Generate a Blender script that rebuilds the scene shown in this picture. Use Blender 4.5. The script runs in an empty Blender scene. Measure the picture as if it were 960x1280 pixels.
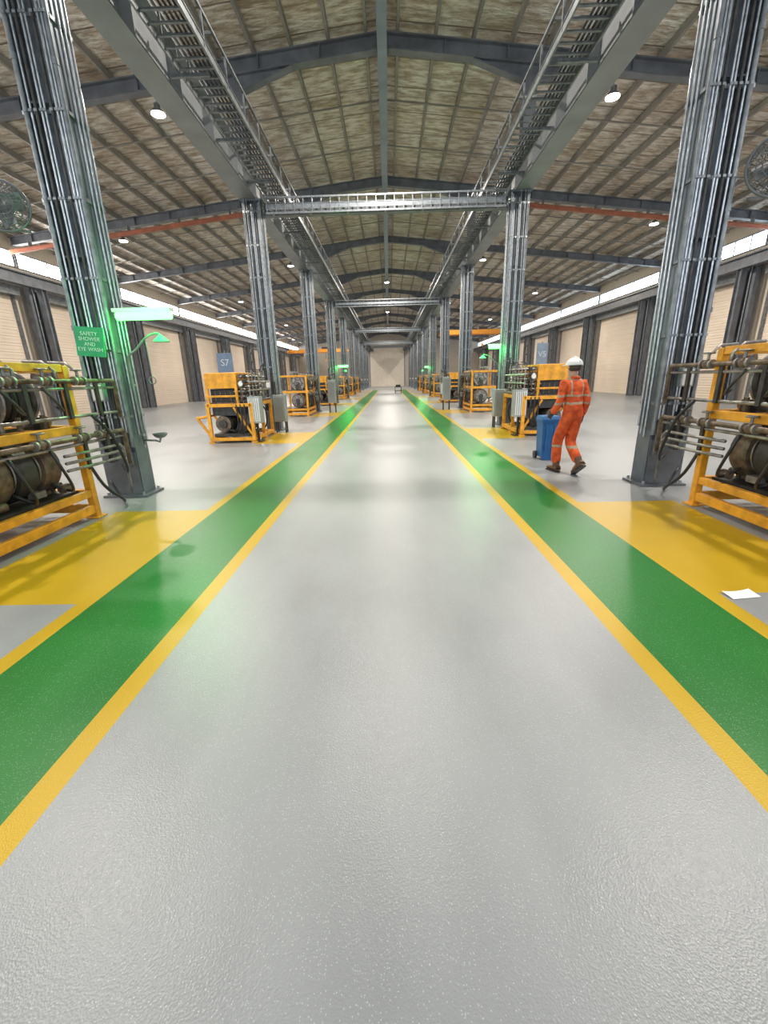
import bpy, math, random
from mathutils import Vector, Matrix
random.seed(4)
S = bpy.context.scene
COL = S.collection
try:
    S.view_settings.view_transform = 'Standard'
    S.view_settings.exposure = .12
except Exception: pass

# ------------------------------------------------------------------ materials
def nodes(m):
    m.use_nodes = True
    nt = m.node_tree
    return nt, nt.nodes, nt.links, nt.nodes.get('Principled BSDF')
def mat(name, col, rough=.5, metal=0., var=.12, scale=6., bump=0., bscale=60., emit=0.):
    m = bpy.data.materials.new(name)
    nt, N, L, b = nodes(m)
    b.inputs['Roughness'].default_value = rough
    b.inputs['Metallic'].default_value = metal
    tc = N.new('ShaderNodeTexCoord')
    nz = N.new('ShaderNodeTexNoise'); nz.inputs['Scale'].default_value = scale
    nz.inputs['Detail'].default_value = 4
    L.new(tc.outputs['Object'], nz.inputs['Vector'])
    cr = N.new('ShaderNodeValToRGB')
    cr.color_ramp.elements[0].position = .3; cr.color_ramp.elements[1].position = .7
    cr.color_ramp.elements[0].color = (*[c*(1-var) for c in col], 1)
    cr.color_ramp.elements[1].color = (*[min(1, c*(1+var)) for c in col], 1)
    L.new(nz.outputs['Fac'], cr.inputs['Fac'])
    L.new(cr.outputs['Color'], b.inputs['Base Color'])
    if bump:
        n2 = N.new('ShaderNodeTexNoise'); n2.inputs['Scale'].default_value = bscale
        L.new(tc.outputs['Object'], n2.inputs['Vector'])
        bp = N.new('ShaderNodeBump'); bp.inputs['Strength'].default_value = bump
        bp.inputs['Distance'].default_value = .01
        L.new(n2.outputs['Fac'], bp.inputs['Height']); L.new(bp.outputs['Normal'], b.inputs['Normal'])
    if emit:
        b.inputs['Emission Color'].default_value = (*col, 1)
        b.inputs['Emission Strength'].default_value = emit
    return m

def floor_mat(name, col, rough, glint_fleck=.35, ior=1.45, var=.12, rvar=.10):
    m = bpy.data.materials.new(name)
    nt, N, L, b = nodes(m)
    tc = N.new('ShaderNodeTexCoord')
    big = N.new('ShaderNodeTexNoise'); big.inputs['Scale'].default_value = .8; big.inputs['Detail'].default_value = 4
    mp = N.new('ShaderNodeMapping'); mp.inputs['Scale'].default_value = (2.4, .7, 1)
    st = N.new('ShaderNodeTexNoise'); st.inputs['Scale'].default_value = 1.1; st.inputs['Detail'].default_value = 4
    fine = N.new('ShaderNodeTexNoise'); fine.inputs['Scale'].default_value = 140; fine.inputs['Detail'].default_value = 3
    grit = N.new('ShaderNodeTexVoronoi'); grit.inputs['Scale'].default_value = 160
    fl = N.new('ShaderNodeTexVoronoi'); fl.inputs['Scale'].default_value = 140
    for n in (big, fine, grit, fl, mp): L.new(tc.outputs['Object'], n.inputs['Vector'])
    L.new(mp.outputs['Vector'], st.inputs['Vector'])
    av = N.new('ShaderNodeMath'); av.operation = 'ADD'; L.new(big.outputs['Fac'], av.inputs[0]); L.new(st.outputs['Fac'], av.inputs[1])
    hf = N.new('ShaderNodeMath'); hf.operation = 'MULTIPLY'; hf.inputs[1].default_value = .5; L.new(av.outputs[0], hf.inputs[0])
    cr = N.new('ShaderNodeValToRGB')
    cr.color_ramp.elements[0].position = .32; cr.color_ramp.elements[1].position = .68
    cr.color_ramp.elements[0].color = (*[c*(1-var) for c in col], 1)
    cr.color_ramp.elements[1].color = (*[c*(1+var*.8) for c in col], 1)
    L.new(hf.outputs[0], cr.inputs['Fac'])
    lt = N.new('ShaderNodeMath'); lt.operation = 'LESS_THAN'; lt.inputs[1].default_value = .24
    L.new(fl.outputs['Distance'], lt.inputs[0])
    sp = N.new('ShaderNodeSeparateXYZ'); L.new(fl.outputs['Color'], sp.inputs['Vector'])
    gt = N.new('ShaderNodeMath'); gt.operation = 'GREATER_THAN'; gt.inputs[1].default_value = .6; L.new(sp.outputs['X'], gt.inputs[0])
    mu = N.new('ShaderNodeMath'); mu.operation = 'MULTIPLY'; L.new(lt.outputs[0], mu.inputs[0]); L.new(gt.outputs[0], mu.inputs[1])
    mv = N.new('ShaderNodeMath'); mv.operation = 'MULTIPLY'; mv.inputs[1].default_value = glint_fleck; L.new(mu.outputs[0], mv.inputs[0])  # white grit flecks in the base colour, standing in for reflective glints
    mx = N.new('ShaderNodeMixRGB'); mx.inputs['Color2'].default_value = (.9, .93, .92, 1)
    L.new(mv.outputs[0], mx.inputs['Fac']); L.new(cr.outputs['Color'], mx.inputs['Color1'])
    L.new(mx.outputs['Color'], b.inputs['Base Color'])
    mr = N.new('ShaderNodeMapRange'); mr.inputs['From Min'].default_value = .32; mr.inputs['From Max'].default_value = .68
    mr.inputs['To Min'].default_value = rough; mr.inputs['To Max'].default_value = rough+rvar
    L.new(hf.outputs[0], mr.inputs['Value']); L.new(mr.outputs['Result'], b.inputs['Roughness'])
    ad = N.new('ShaderNodeMath'); ad.operation = 'ADD'
    L.new(fine.outputs['Fac'], ad.inputs[0]); L.new(grit.outputs['Distance'], ad.inputs[1])
    bp = N.new('ShaderNodeBump'); bp.inputs['Strength'].default_value = .26; bp.inputs['Distance'].default_value = .0025
    L.new(ad.outputs[0], bp.inputs['Height']); L.new(bp.outputs['Normal'], b.inputs['Normal'])
    b.inputs['IOR'].default_value = ior
    return m

def ribbed(name, col, axis='Z', scale=8., rough=.55, strength=.5, metal=0.):
    m = mat(name, col, rough, metal, .06, .6)
    nt, N, L, b = nodes(m)
    tc = N.new('ShaderNodeTexCoord'); w = N.new('ShaderNodeTexWave')
    w.bands_direction = axis; w.inputs['Scale'].default_value = scale
    L.new(tc.outputs['Object'], w.inputs['Vector'])
    bp = N.new('ShaderNodeBump'); bp.inputs['Strength'].default_value = strength; bp.inputs['Distance'].default_value = .03
    L.new(w.outputs['Fac'], bp.inputs['Height']); L.new(bp.outputs['Normal'], b.inputs['Normal'])
    return m

def foil_mat():
    m = bpy.data.materials.new('roof_foil')
    nt, N, L, b = nodes(m)
    tc = N.new('ShaderNodeTexCoord')
    mp = N.new('ShaderNodeMapping'); mp.inputs['Scale'].default_value = (1.0, 3.2, 1)
    nz = N.new('ShaderNodeTexNoise'); nz.inputs['Scale'].default_value = 2.2; nz.inputs['Detail'].default_value = 5; nz.inputs['Roughness'].default_value = .6
    L.new(tc.outputs['Object'], mp.inputs['Vector']); L.new(mp.outputs['Vector'], nz.inputs['Vector'])
    n2 = N.new('ShaderNodeTexNoise'); n2.inputs['Scale'].default_value = .55; n2.inputs['Detail'].default_value = 2
    L.new(tc.outputs['Object'], n2.inputs['Vector'])
    cr = N.new('ShaderNodeValToRGB')
    cr.color_ramp.elements[0].position = .38; cr.color_ramp.elements[1].position = .60
    cr.color_ramp.elements[0].color = (.52, .41, .31, 1); cr.color_ramp.elements[1].color = (1.0, .95, .88, 1)
    L.new(nz.outputs['Fac'], cr.inputs['Fac'])
    c2 = N.new('ShaderNodeValToRGB'); c2.color_ramp.elements[0].position = .35; c2.color_ramp.elements[1].position = .6
    c2.color_ramp.elements[0].color = (.80, .74, .66, 1); c2.color_ramp.elements[1].color = (1, 1, 1, 1)
    L.new(n2.outputs['Fac'], c2.inputs['Fac'])
    mm = N.new('ShaderNodeMixRGB'); mm.blend_type = 'MULTIPLY'; mm.inputs['Fac'].default_value = 1
    L.new(cr.outputs['Color'], mm.inputs['Color1']); L.new(c2.outputs['Color'], mm.inputs['Color2'])
    sp = N.new('ShaderNodeSeparateXYZ'); L.new(tc.outputs['Object'], sp.inputs['Vector'])
    d = N.new('ShaderNodeMath'); d.operation = 'DIVIDE'; d.inputs[1].default_value = 1.25; L.new(sp.outputs['Y'], d.inputs[0])
    fr = N.new('ShaderNodeMath'); fr.operation = 'FRACT'; L.new(d.outputs[0], fr.inputs[0])
    lt = N.new('ShaderNodeMath'); lt.operation = 'LESS_THAN'; lt.inputs[1].default_value = .04; L.new(fr.outputs[0], lt.inputs[0])
    mx = N.new('ShaderNodeMixRGB'); mx.inputs['Color2'].default_value = (.26, .20, .15, 1)
    L.new(lt.outputs[0], mx.inputs['Fac']); L.new(mm.outputs['Color'], mx.inputs['Color1'])
    L.new(mx.outputs['Color'], b.inputs['Base Color'])
    b.inputs['Metallic'].default_value = .3; b.inputs['Roughness'].default_value = .30
    bp = N.new('ShaderNodeBump'); bp.inputs['Strength'].default_value = 1.; bp.inputs['Distance'].default_value = .14
    L.new(nz.outputs['Fac'], bp.inputs['Height']); L.new(bp.outputs['Normal'], b.inputs['Normal'])
    return m

M_FLOOR = floor_mat('floor_grey', (.270, .282, .292), .295, .22, 1.5, .16, .10)
M_GREEN = floor_mat('floor_green', (.003, .150, .014), .295, .22, 1.40, .14, .08)
M_YEL = floor_mat('floor_yellow', (.50, .315, .006), .32, .08, 1.38, .10, .08)
M_FOIL = foil_mat()
M_STEEL = mat('dark_steel', (.155, .165, .185), .45, .2, .25, 3)
M_COLS = mat('column_steel', (.16, .185, .215), .34, .5, .3, 3)
M_PURL = mat('purlin_steel', (.28, .26, .235), .5, .2, .2, 2)
M_GIRD = mat('girder_steel', (.27, .285, .30), .45, .3, .15, 1.5)
M_RIDGE = mat('ridge_steel', (.22, .27, .33), .4, .4, .15, 1.5)
M_GALV = mat('galvanised', (.46, .49, .52), .3, .8, .25, 14)
M_GALD = mat('galvanised_dull', (.22, .235, .25), .4, .6, .3, 10)
M_BEIGE = ribbed('door_beige', (.68, .57, .46), 'Z', 3.2, .5, .25)
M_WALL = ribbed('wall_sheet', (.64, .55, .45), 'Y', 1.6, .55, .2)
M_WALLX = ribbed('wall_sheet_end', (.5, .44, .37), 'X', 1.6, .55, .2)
M_YF = mat('yellow_paint', (.74, .33, .02), .42, 0, .28, 7)
M_BLACK = mat('black_rubber', (.022, .022, .024), .42, 0, .3, 12, .3, 40)
M_DARK = mat('dark_iron', (.055, .052, .048), .42, .4, .4, 12)
M_BROWN = mat('rusty_iron', (.17, .125, .09), .5, .45, .5, 14)
M_WORN = mat('worn_grey_metal', (.30, .28, .26), .38, .6, .45, 9)
M_GREYC = mat('cabinet_grey', (.34, .365, .38), .45, .1, .08, 4)
M_FAN = mat('fan_grey', (.17, .175, .18), .45, .3, .15, 8)
M_WHITE = mat('white_enamel', (.8, .8, .78), .35, 0, .04, 4)
M_LETTER = mat('faded_lettering', (.5, .54, .6), .5, 0, .04, 4)
M_LETG = mat('pale_green_lettering', (.55, .85, .62), .5, 0, .04, 4)
M_REDP = mat('reddish_primer', (.40, .13, .07), .5, 0, .2, 3)
M_ORCR = mat('crane_orange', (.85, .33, .03), .45)
M_BLUE = mat('blue_plastic', (.015, .115, .33), .45, 0, .15, 6)
M_SIGNB = mat('sign_blue', (.13, .19, .29), .5)
M_SIGNP = mat('sign_pale_blue', (.20, .26, .35), .5)
M_SIGNG = mat('sign_green', (.01, .36, .12), .45)
M_GTINT = mat('green_lit_metal', (.16, .42, .26), .35)  # green lamplight put into the shower head's colour
M_GLASSL = mat('window_daylight', (1.0, .97, .92), .3, 0, .02, 1, emit=15)
M_GLASSR = mat('window_daylight_blue', (.74, .88, 1.0), .3, 0, .02, 1, emit=5)
M_LAMP = mat('lamp_lens', (1, .97, .9), .3, 0, 0, 1, emit=30)
M_GLAMP = mat('green_lens', (.09, 1.0, .11), .3, 0, 0, 1, emit=7.0)
M_SKIN = mat('skin', (.55, .32, .22), .5, 0, .06, 20)
M_HAIR = mat('hair', (.06, .04, .03), .7, 0, .3, 60)
M_BOOT = mat('boot_leather', (.14, .07, .035), .6, 0, .25, 20)
M_GLOVE = mat('glove', (.05, .05, .06), .7, 0, .2, 40)
M_PAPER = mat('paper', (.85, .85, .83), .6, 0, .02, 10)

# ------------------------------------------------------------------ mesh builder
class MB:
    def __init__(s): s.v=[]; s.f=[]; s.m=[]; s.mats=[]; s.s=[]
    def mi(s, m):
        if m not in s.mats: s.mats.append(m)
        return s.mats.index(m)
    def add(s, vs, fs, m, smooth=False):
        o=len(s.v); i=s.mi(m)
        s.v += [tuple(x) for x in vs]
        for f in fs: s.f.append([o+k for k in f]); s.m.append(i); s.s.append(smooth)
        return s
    def box(s, c, sz, m, R=None):
        c=Vector(c); vs=[]
        for x in (-.5,.5):
            for y in (-.5,.5):
                for z in (-.5,.5):
                    p=Vector((x*sz[0],y*sz[1],z*sz[2]))
                    vs.append(c+(R@p if R else p))
        return s.add(vs,[(0,1,3,2),(4,6,7,5),(0,4,5,1),(2,3,7,6),(0,2,6,4),(1,5,7,3)],m)
    def frame(s,p0,p1):
        d=(Vector(p1)-Vector(p0)); l=d.length; d.normalize()
        up=Vector((0,0,1)) if abs(d.z)<.95 else Vector((0,1,0))
        x=up.cross(d).normalized(); y=d.cross(x)
        return x,y,d,l
    def beam(s,p0,p1,w,h,m):
        x,y,d,l=s.frame(p0,p1)
        R=Matrix((x,y,d)).transposed()
        return s.box((Vector(p0)+Vector(p1))/2,(w,h,l),m,R)
    def ibeam(s,p0,p1,w,h,t,m):
        x,y,d,l=s.frame(p0,p1)
        R=Matrix((x,y,d)).transposed(); c=(Vector(p0)+Vector(p1))/2
        s.box(c+y*(h/2-t/2),(w,t,l),m,R); s.box(c-y*(h/2-t/2),(w,t,l),m,R)
        return s.box(c,(t*.8,h-2*t,l),m,R)
    def cyl(s,p0,p1,r,m,seg=12,r2=None,cap=True):
        x,y,d,l=s.frame(p0,p1); r2=r if r2 is None else r2
        vs=[]
        for p,rr in ((Vector(p0),r),(Vector(p1),r2)):
            for i in range(seg):
                a=2*math.pi*i/seg; vs.append(p+x*math.cos(a)*rr+y*math.sin(a)*rr)
        s.add(vs,[(i,(i+1)%seg,seg+(i+1)%seg,seg+i) for i in range(seg)],m,True)
        if cap: s.add(vs,[tuple(range(seg))[::-1],tuple(range(seg,2*seg))],m)
        return s
    def tube(s,pts,r,m,seg=8):
        pts=[Vector(p) for p in pts]; vs=[]; n=len(pts); X=None
        for k,p in enumerate(pts):
            d=(pts[min(k+1,n-1)]-pts[max(k-1,0)]).normalized()
            if X is None:
                up=Vector((0,0,1)) if abs(d.z)<.9 else Vector((0,1,0)); X=up.cross(d).normalized()
            X=(X-d*X.dot(d)).normalized(); Y=d.cross(X)
            rr=r[k] if isinstance(r,(list,tuple)) else r
            for i in range(seg):
                a=2*math.pi*i/seg; vs.append(p+X*math.cos(a)*rr+Y*math.sin(a)*rr)
        fs=[(k*seg+i,k*seg+(i+1)%seg,(k+1)*seg+(i+1)%seg,(k+1)*seg+i) for k in range(n-1) for i in range(seg)]
        fs+= [tuple(range(seg))[::-1],tuple(range((n-1)*seg,n*seg))]
        return s.add(vs,fs,m,True)
    def curve(s,pts,r,m,seg=8,n=4):
        P=[Vector(p) for p in pts]; P=[P[0]*2-P[1]]+P+[P[-1]*2-P[-2]]; out=[]
        for i in range(1,len(P)-2):
            for k in range(n):
                t=k/n; a,b,c,d=P[i-1],P[i],P[i+1],P[i+2]
                out.append(.5*((2*b)+(c-a)*t+(2*a-5*b+4*c-d)*t*t+(3*b-a-3*c+d)*t**3))
        out.append(P[-2]); return s.tube(out,r,m,seg)
    def torus(s,c,ax,R,r,m,n=24,k=8):
        c=Vector(c); x,y,d,l=s.frame((0,0,0),ax); vs=[]
        for i in range(n):
            a=2*math.pi*i/n; e=x*math.cos(a)+y*math.sin(a)
            for j in range(k):
                b=2*math.pi*j/k; vs.append(c+e*(R+r*math.cos(b))+d*r*math.sin(b))
        return s.add(vs,[(i*k+j,((i+1)%n)*k+j,((i+1)%n)*k+(j+1)%k,i*k+(j+1)%k) for i in range(n) for j in range(k)],m,True)
    def ell(s,c,r,m,nu=16,nv=10,lo=-90,hi=90):
        vs=[]
        for j in range(nv+1):
            t=math.radians(lo+(hi-lo)*j/nv)
            for i in range(nu):
                a=2*math.pi*i/nu
                vs.append((c[0]+r[0]*math.cos(t)*math.cos(a),c[1]+r[1]*math.cos(t)*math.sin(a),c[2]+r[2]*math.sin(t)))
        return s.add(vs,[(j*nu+i,j*nu+(i+1)%nu,(j+1)*nu+(i+1)%nu,(j+1)*nu+i) for j in range(nv) for i in range(nu)],m,True)
    def obj(s,name,parent=None,loc=(0,0,0),rot=(0,0,0),bevel=0):
        me=bpy.data.meshes.new(name); me.from_pydata(s.v,[],s.f)
        for m in s.mats: me.materials.append(m)
        me.polygons.foreach_set('material_index',s.m); me.polygons.foreach_set('use_smooth',s.s)
        me.update()
        o=bpy.data.objects.new(name,me); COL.objects.link(o)
        o.location=loc; o.rotation_euler=rot
        if parent: o.parent=parent
        if bevel:
            b=o.modifiers.new('bev','BEVEL'); b.width=bevel; b.segments=2; b.limit_method='ANGLE'
        return o
def empty(name,loc,rot=(0,0,0)):
    e=bpy.data.objects.new(name,None); e.empty_display_size=.2; COL.objects.link(e)
    e.location=loc; e.rotation_euler=rot; return e
def top(o,label,cat,group=None):
    o['label']=label; o['category']=cat
    if group: o['group']=group
    return o
def struct(o,label,cat):
    o['kind']='structure'; o['label']=label; o['category']=cat; return o
def dup(root,loc,rot=None):
    n=root.copy(); COL.objects.link(n); n.location=loc
    if rot is not None: n.rotation_euler=rot
    def rec(a,b):
        for ch in a.children:
            c=ch.copy(); c.parent=b; COL.objects.link(c); rec(ch,c)
    rec(root,n); return n
def child_copy(o,parent,loc):
    c=o.copy(); c.parent=parent; c.location=loc; COL.objects.link(c); return c
def text(s,size,m,name,parent,loc,rot=(math.pi/2,0,0)):
    cu=bpy.data.curves.new('txt','FONT'); cu.body=s; cu.size=size; cu.extrude=.002
    cu.align_x='CENTER'; cu.align_y='CENTER'; cu.space_line=.95; cu.space_word=1.3
    t=bpy.data.objects.new('txt',cu); COL.objects.link(t)
    bpy.context.view_layer.update()
    dg=bpy.context.evaluated_depsgraph_get()
    me=bpy.data.meshes.new_from_object(t.evaluated_get(dg))
    bpy.data.objects.remove(t); me.materials.clear(); me.materials.append(m)
    o=bpy.data.objects.new(name,me); COL.objects.link(o); o.parent=parent; o.location=loc; o.rotation_euler=rot
    return o

NR=12
ROWS=[-2.1+8*i for i in range(NR)]      # portal lines: -2.1, 5.9, 13.9 ... 85.9
BAYX=3.68
GX=3.82
WX=17.1
Y0,Y1=-4.,86.6
SL=.107

# ------------------------------------------------------------------ floor
xs=[-WX,-3.42,-2.29,-2.17,-1.43,-1.31,1.31,1.43,2.17,2.29,3.42,WX]
ys=[Y0-4]
for k in range(0,11): ys+=[2.7+8*k,5.0+8*k]
ys=[y for y in ys if y<Y1]+[Y1]
mb=MB()
for i in range(len(xs)-1):
    for j in range(len(ys)-1):
        cx=abs((xs[i]+xs[i+1])/2); cy=(ys[j]+ys[j+1])/2
        m=M_FLOOR
        if cy<62:
            if 1.31<cx<1.43 or 2.17<cx<2.29: m=M_YEL
            elif 1.43<cx<2.17: m=M_GREEN
            elif 2.29<cx<3.42 and 0<((cy-2.7)%8)<2.3 and cy>0: m=M_YEL
        mb.add([(xs[i],ys[j],0),(xs[i+1],ys[j],0),(xs[i+1],ys[j+1],0),(xs[i],ys[j+1],0)],[(0,1,2,3)],m)
struct(mb.obj('floor'),'glossy pale grey epoxy floor with green walkways and yellow lines','floor')

# ------------------------------------------------------------------ ceiling
RZ=10.05
mb=MB()
for s in (-1,1):
    a=[(0,Y0,RZ),(s*WX,Y0,RZ-SL*WX),(s*WX,Y1,RZ-SL*WX),(0,Y1,RZ)]
    if s>0: a=a[::-1]
    mb.add(a,[(0,1,2,3)],M_FOIL)
struct(mb.obj('ceiling'),'pitched roof lined with crinkled silver foil insulation','ceiling')

# walls
WB,WT=6.8,7.45
for s,nm in ((-1,'wall_left'),(1,'wall_right')):
    mb=MB()
    mb.box((s*(WX+.05),(Y0+Y1)/2,WB/2),(.1,Y1-Y0,WB),M_WALL)
    mb.box((s*(WX+.05),(Y0+Y1)/2,(WT+8.35)/2),(.1,Y1-Y0,8.35-WT),M_WALL)
    struct(mb.obj(nm),'beige metal side wall below a strip window','wall')
mb=MB()
e=RZ-SL*WX
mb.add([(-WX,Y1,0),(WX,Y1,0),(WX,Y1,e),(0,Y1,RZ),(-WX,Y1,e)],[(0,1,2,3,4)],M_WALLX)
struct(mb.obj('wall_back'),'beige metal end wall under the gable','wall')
wi=1; di=1
for s in (-1,1):
    for k in range(NR-1):
        ya=ROWS[k]+.01; yb=ROWS[k+1]-.01
        cy=(ya+yb)/2; w=yb-ya; zc=(WB+WT)/2
        mb=MB(); x=s*(WX+.02)
        mb.box((x,cy,zc),(.03,w,WT-WB),M_GLASSL if s<0 else M_GLASSR)
        for q in range(1,8): mb.box((x-s*.03,ya+w*q/8,zc),(.03,.05,WT-WB),M_GALD)
        mb.box((x-s*.03,ya+.06,zc),(.04,.12,WT-WB),M_GALD); mb.box((x-s*.03,yb-.06,zc),(.04,.12,WT-WB),M_GALD)
        for z in (WB,WT): mb.box((x-s*.04,cy,z),(.06,w,.05),M_GALD)
        struct(mb.obj('window_%d'%wi),'long %s daylight strip high in the wall'%('warm glaring' if s<0 else 'bluish'),'window'); wi+=1
        mb=MB(); hw=3.15; n=40; hgt=5.5; x=s*(WX-.03); vs=[]
        for q in range(n*2+1):
            z=hgt*q/(2*n); off=.012*(q%2)
            vs+=[(x-s*off,cy-hw,z),(x-s*off,cy+hw,z)]
        mb.add(vs,[(2*q,2*q+1,2*q+3,2*q+2) for q in range(n*2)],M_BEIGE)
        for e2 in (-1,1): mb.box((x-s*.05,cy+e2*(hw+.06),hgt/2),(.14,.12,hgt),M_GALD)
        mb.box((x-s*.2,cy,hgt+.2),(.4,2*hw+.3,.4),M_GALD)
        struct(mb.obj('door_%d'%di),'beige steel roller shutter door with grey guides','roller door'); di+=1
M_PALE=mat('door_pale',(.80,.72,.62),.5)
mb=MB(); n=60; vs=[]
for q in range(n*2+1):
    z=7.1*q/(2*n); vs+=[(-3.5,Y1-.06-.012*(q%2),z),(3.0,Y1-.06-.012*(q%2),z)]
mb.add(vs,[(2*q,2*q+1,2*q+3,2*q+2) for q in range(2*n)],M_PALE)
for q in (-3.6,3.1): mb.box((q,Y1-.1,3.55),(.14,.14,7.1),M_GALD)
mb.box((-.25,Y1-.15,7.25),(6.8,.3,.35),M_GALD)
struct(mb.obj('door_%d'%di),'tall pale cream roller shutter door closing the end of the aisle','roller door')

# ------------------------------------------------------------------ rafters, purlins
RB=9.45
for Y in ROWS[1:]:
    mb=MB(); h=.36
    for s in (-1,1):
        mb.ibeam((0,Y,RB+.04+h/2),(s*(WX-.05),Y,RB+.04+h/2-SL*(WX-.05)),.24,h,.03,M_STEEL)
        for q in (-1,1):
            xa=s*GX; xb=xa+q*1.5
            za=RB+.04-SL*abs(xa); zb=RB+.04-SL*abs(xb)
            P=[(xa,za-.38),(xb,zb),(xa,za)]
            vs=[(p[0],Y+t,p[1]) for t in (-.02,.02) for p in P]
            mb.add(vs,[(0,1,2),(5,4,3),(0,3,4,1),(1,4,5,2),(2,5,3,0)],M_STEEL)
            mb.beam((xa,Y,za-.38),(xb,Y,zb-.01),.22,.03,M_STEEL)
        for q in range(1,11): mb.box((s*q*1.6,Y,RB+.04+h/2-SL*q*1.6),(.02,.22,h-.05),M_STEEL)
    mb.box((0,Y,RB+h/2),(.06,.3,h+.1),M_STEEL)
    top(mb.obj('roof_rafter'),'dark blue-grey steel portal rafter with haunches under the roof','rafter','portal rafters')
px=[.38]+[.38+.96*i for i in range(1,18)]
for s in (-1,1):
    for x in px:
        mb=MB(); z=RZ-SL*x-.11; L=Y1-Y0-.3
        mb.box((0,0,0),(.02,L,.18),M_PURL); mb.box((s*.03,0,.085),(.06,L,.012),M_PURL); mb.box((s*.03,0,-.085),(.06,L,.012),M_PURL)
        top(mb.obj('purlin',loc=(s*x,(Y0+Y1)/2,z)),'long galvanised roof purlin below the foil','purlin','roof purlins')
for k in range(NR-1):
    Y=(ROWS[k]+ROWS[k+1])/2
    for dy in (-1.35,1.35):
        mb=MB()
        for s in (-1,1):
            mb.beam((0,Y+dy,RZ-.222),(s*(WX),Y+dy,RZ-.222-SL*WX),.05,.035,M_PURL)
        top(mb.obj('purlin_bridging'),'thin steel bridging strip tying the purlins together','roof bracing','purlin bridging')
mb=MB(); mb.ibeam((0,ROWS[1],RB-.02),(0,Y1-.6,RB-.02),.24,.24,.02,M_RIDGE)
top(mb.obj('ridge_strut'),'blue-grey steel strut running along the ridge','roof beam')
# added rails standing in for one rafter line's reddish edge, outside the aisle
for s in (-1,1):
    mb=MB(); Y=ROWS[3]-.3
    x0,x1=4.15,WX-.1
    mb.ibeam((s*x0,Y,RB-.28-SL*x0),(s*x1,Y,RB-.28-SL*x1),.10,.16,.015,M_REDP)
    for q in range(6):
        x=x0+.4+q*2.3; mb.box((s*x,Y+.09,RB-.10-SL*x),(.03,.22,.26),M_GALD)
    top(mb.obj('rafter_edge_rail'),'thin reddish-orange rail added below the rafter as its reddish edge','rail','added reddish rafter edges')

# eaves / wall posts
mb=MB()
mb.ibeam((0,0,0),(0,0,6.6),.3,.34,.025,M_STEEL)
mb.ibeam((.6,0,0),(.6,0,5.9),.26,.3,.02,M_STEEL)
for z in range(1,6): mb.box((.3,0,z*.95),(.5,.03,.18),M_STEEL)
for q in (-.30,.30): mb.box((.15,q,2.9),(.22,.16,5.8),M_STEEL)
for q in (-.16,.16): mb.cyl((.3,q,0),(.3,q,6.0),.04,M_GALD)
wc=mb.obj('wall_column')
first=True
for s in (-1,1):
    for Y in ROWS[1:-1]:
        o=wc if first else dup(wc,(0,0,0))
        first=False
        o.location=(s*(WX-.3),Y,0); o.rotation_euler=(0,0,math.pi if s>0 else 0)
        top(o,'dark steel twin wall column between roller doors','column','wall columns')
    mb=MB(); mb.ibeam((0,Y0+1,6.1),(0,Y1-.7,6.1),.32,.5,.03,M_STEEL); mb.box((0,(Y0+Y1)/2,6.38),(.08,Y1-Y0-2,.06),M_GALD)
    top(mb.obj('runway_beam',loc=(s*(WX-.92),0,0)),'dark steel crane runway beam along the wall','beam')

# ------------------------------------------------------------------ longitudinal girders, ladders
for s in (-1,1):
    mb=MB()
    mb.ibeam((0,Y0+.5,6.75),(0,Y1-.4,6.75),.46,.84,.035,M_GIRD)
    for q in range(1,58):
        for e2 in (-1,1): mb.box((e2*.11,Y0+1.5*q,6.75),(.2,.02,.77),M_GIRD)
    top(mb.obj('crane_girder',loc=(s*GX,0,0)),'long grey steel girder carried on the aisle columns','girder')
def ladder(p0,p1,w,step=.3,cables=3,m=None):
    m=m or M_GALD
    mb=MB(); p0=Vector(p0); p1=Vector(p1); d=(p1-p0); L=d.length; d.normalize()
    sd=Vector((0,0,1)).cross(d).normalized()
    for q in (-1,1):
        mb.beam(p0+sd*q*w/2,p1+sd*q*w/2,.03,.11,m)
        mb.beam(p0+sd*q*w/2+Vector((0,0,.06)),p1+sd*q*w/2+Vector((0,0,.06)),.06,.012,m)
    n=int(L/step)
    for i in range(n):
        c=p0+d*(step*(i+.5)); mb.beam(c-sd*w/2,c+sd*w/2,.04,.025,m)
    for i in range(cables):
        c=sd*(-w*.35+.07*i)+Vector((0,0,.045)); mb.cyl(p0+c,p1+c,.022,M_BLACK,6)
    return mb
for s in (-1,1):
    for k in range(0,NR-1):
        ya=ROWS[k]+.02; yb=ROWS[k+1]-.02
        mb=ladder((s*3.08,ya,6.5),(s*3.08,yb,6.5),.62,.24,4)
        for x in (2.76,3.40):
            mb.beam((s*x,ya,6.95),(s*x,yb,6.95),.04,.04,M_GALD)
        for q in range(8):
            y=ya+.5+q
            mb.box((s*2.76,y,6.72),(.03,.03,.46),M_GALD); mb.box((s*3.40,y,6.72),(.03,.03,.46),M_GALD)
        for q in range(4):
            y=ya+1+q*2
            mb.box((s*3.22,y,6.41),(.66,.05,.05),M_GALD)
            mb.beam((s*2.76,y,6.95),(s*3.56,y,6.95),.04,.04,M_GALD)
        top(mb.obj('cable_ladder'),'galvanised cable ladder with black cables beside the girder','cable ladder','cable ladders')
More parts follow.
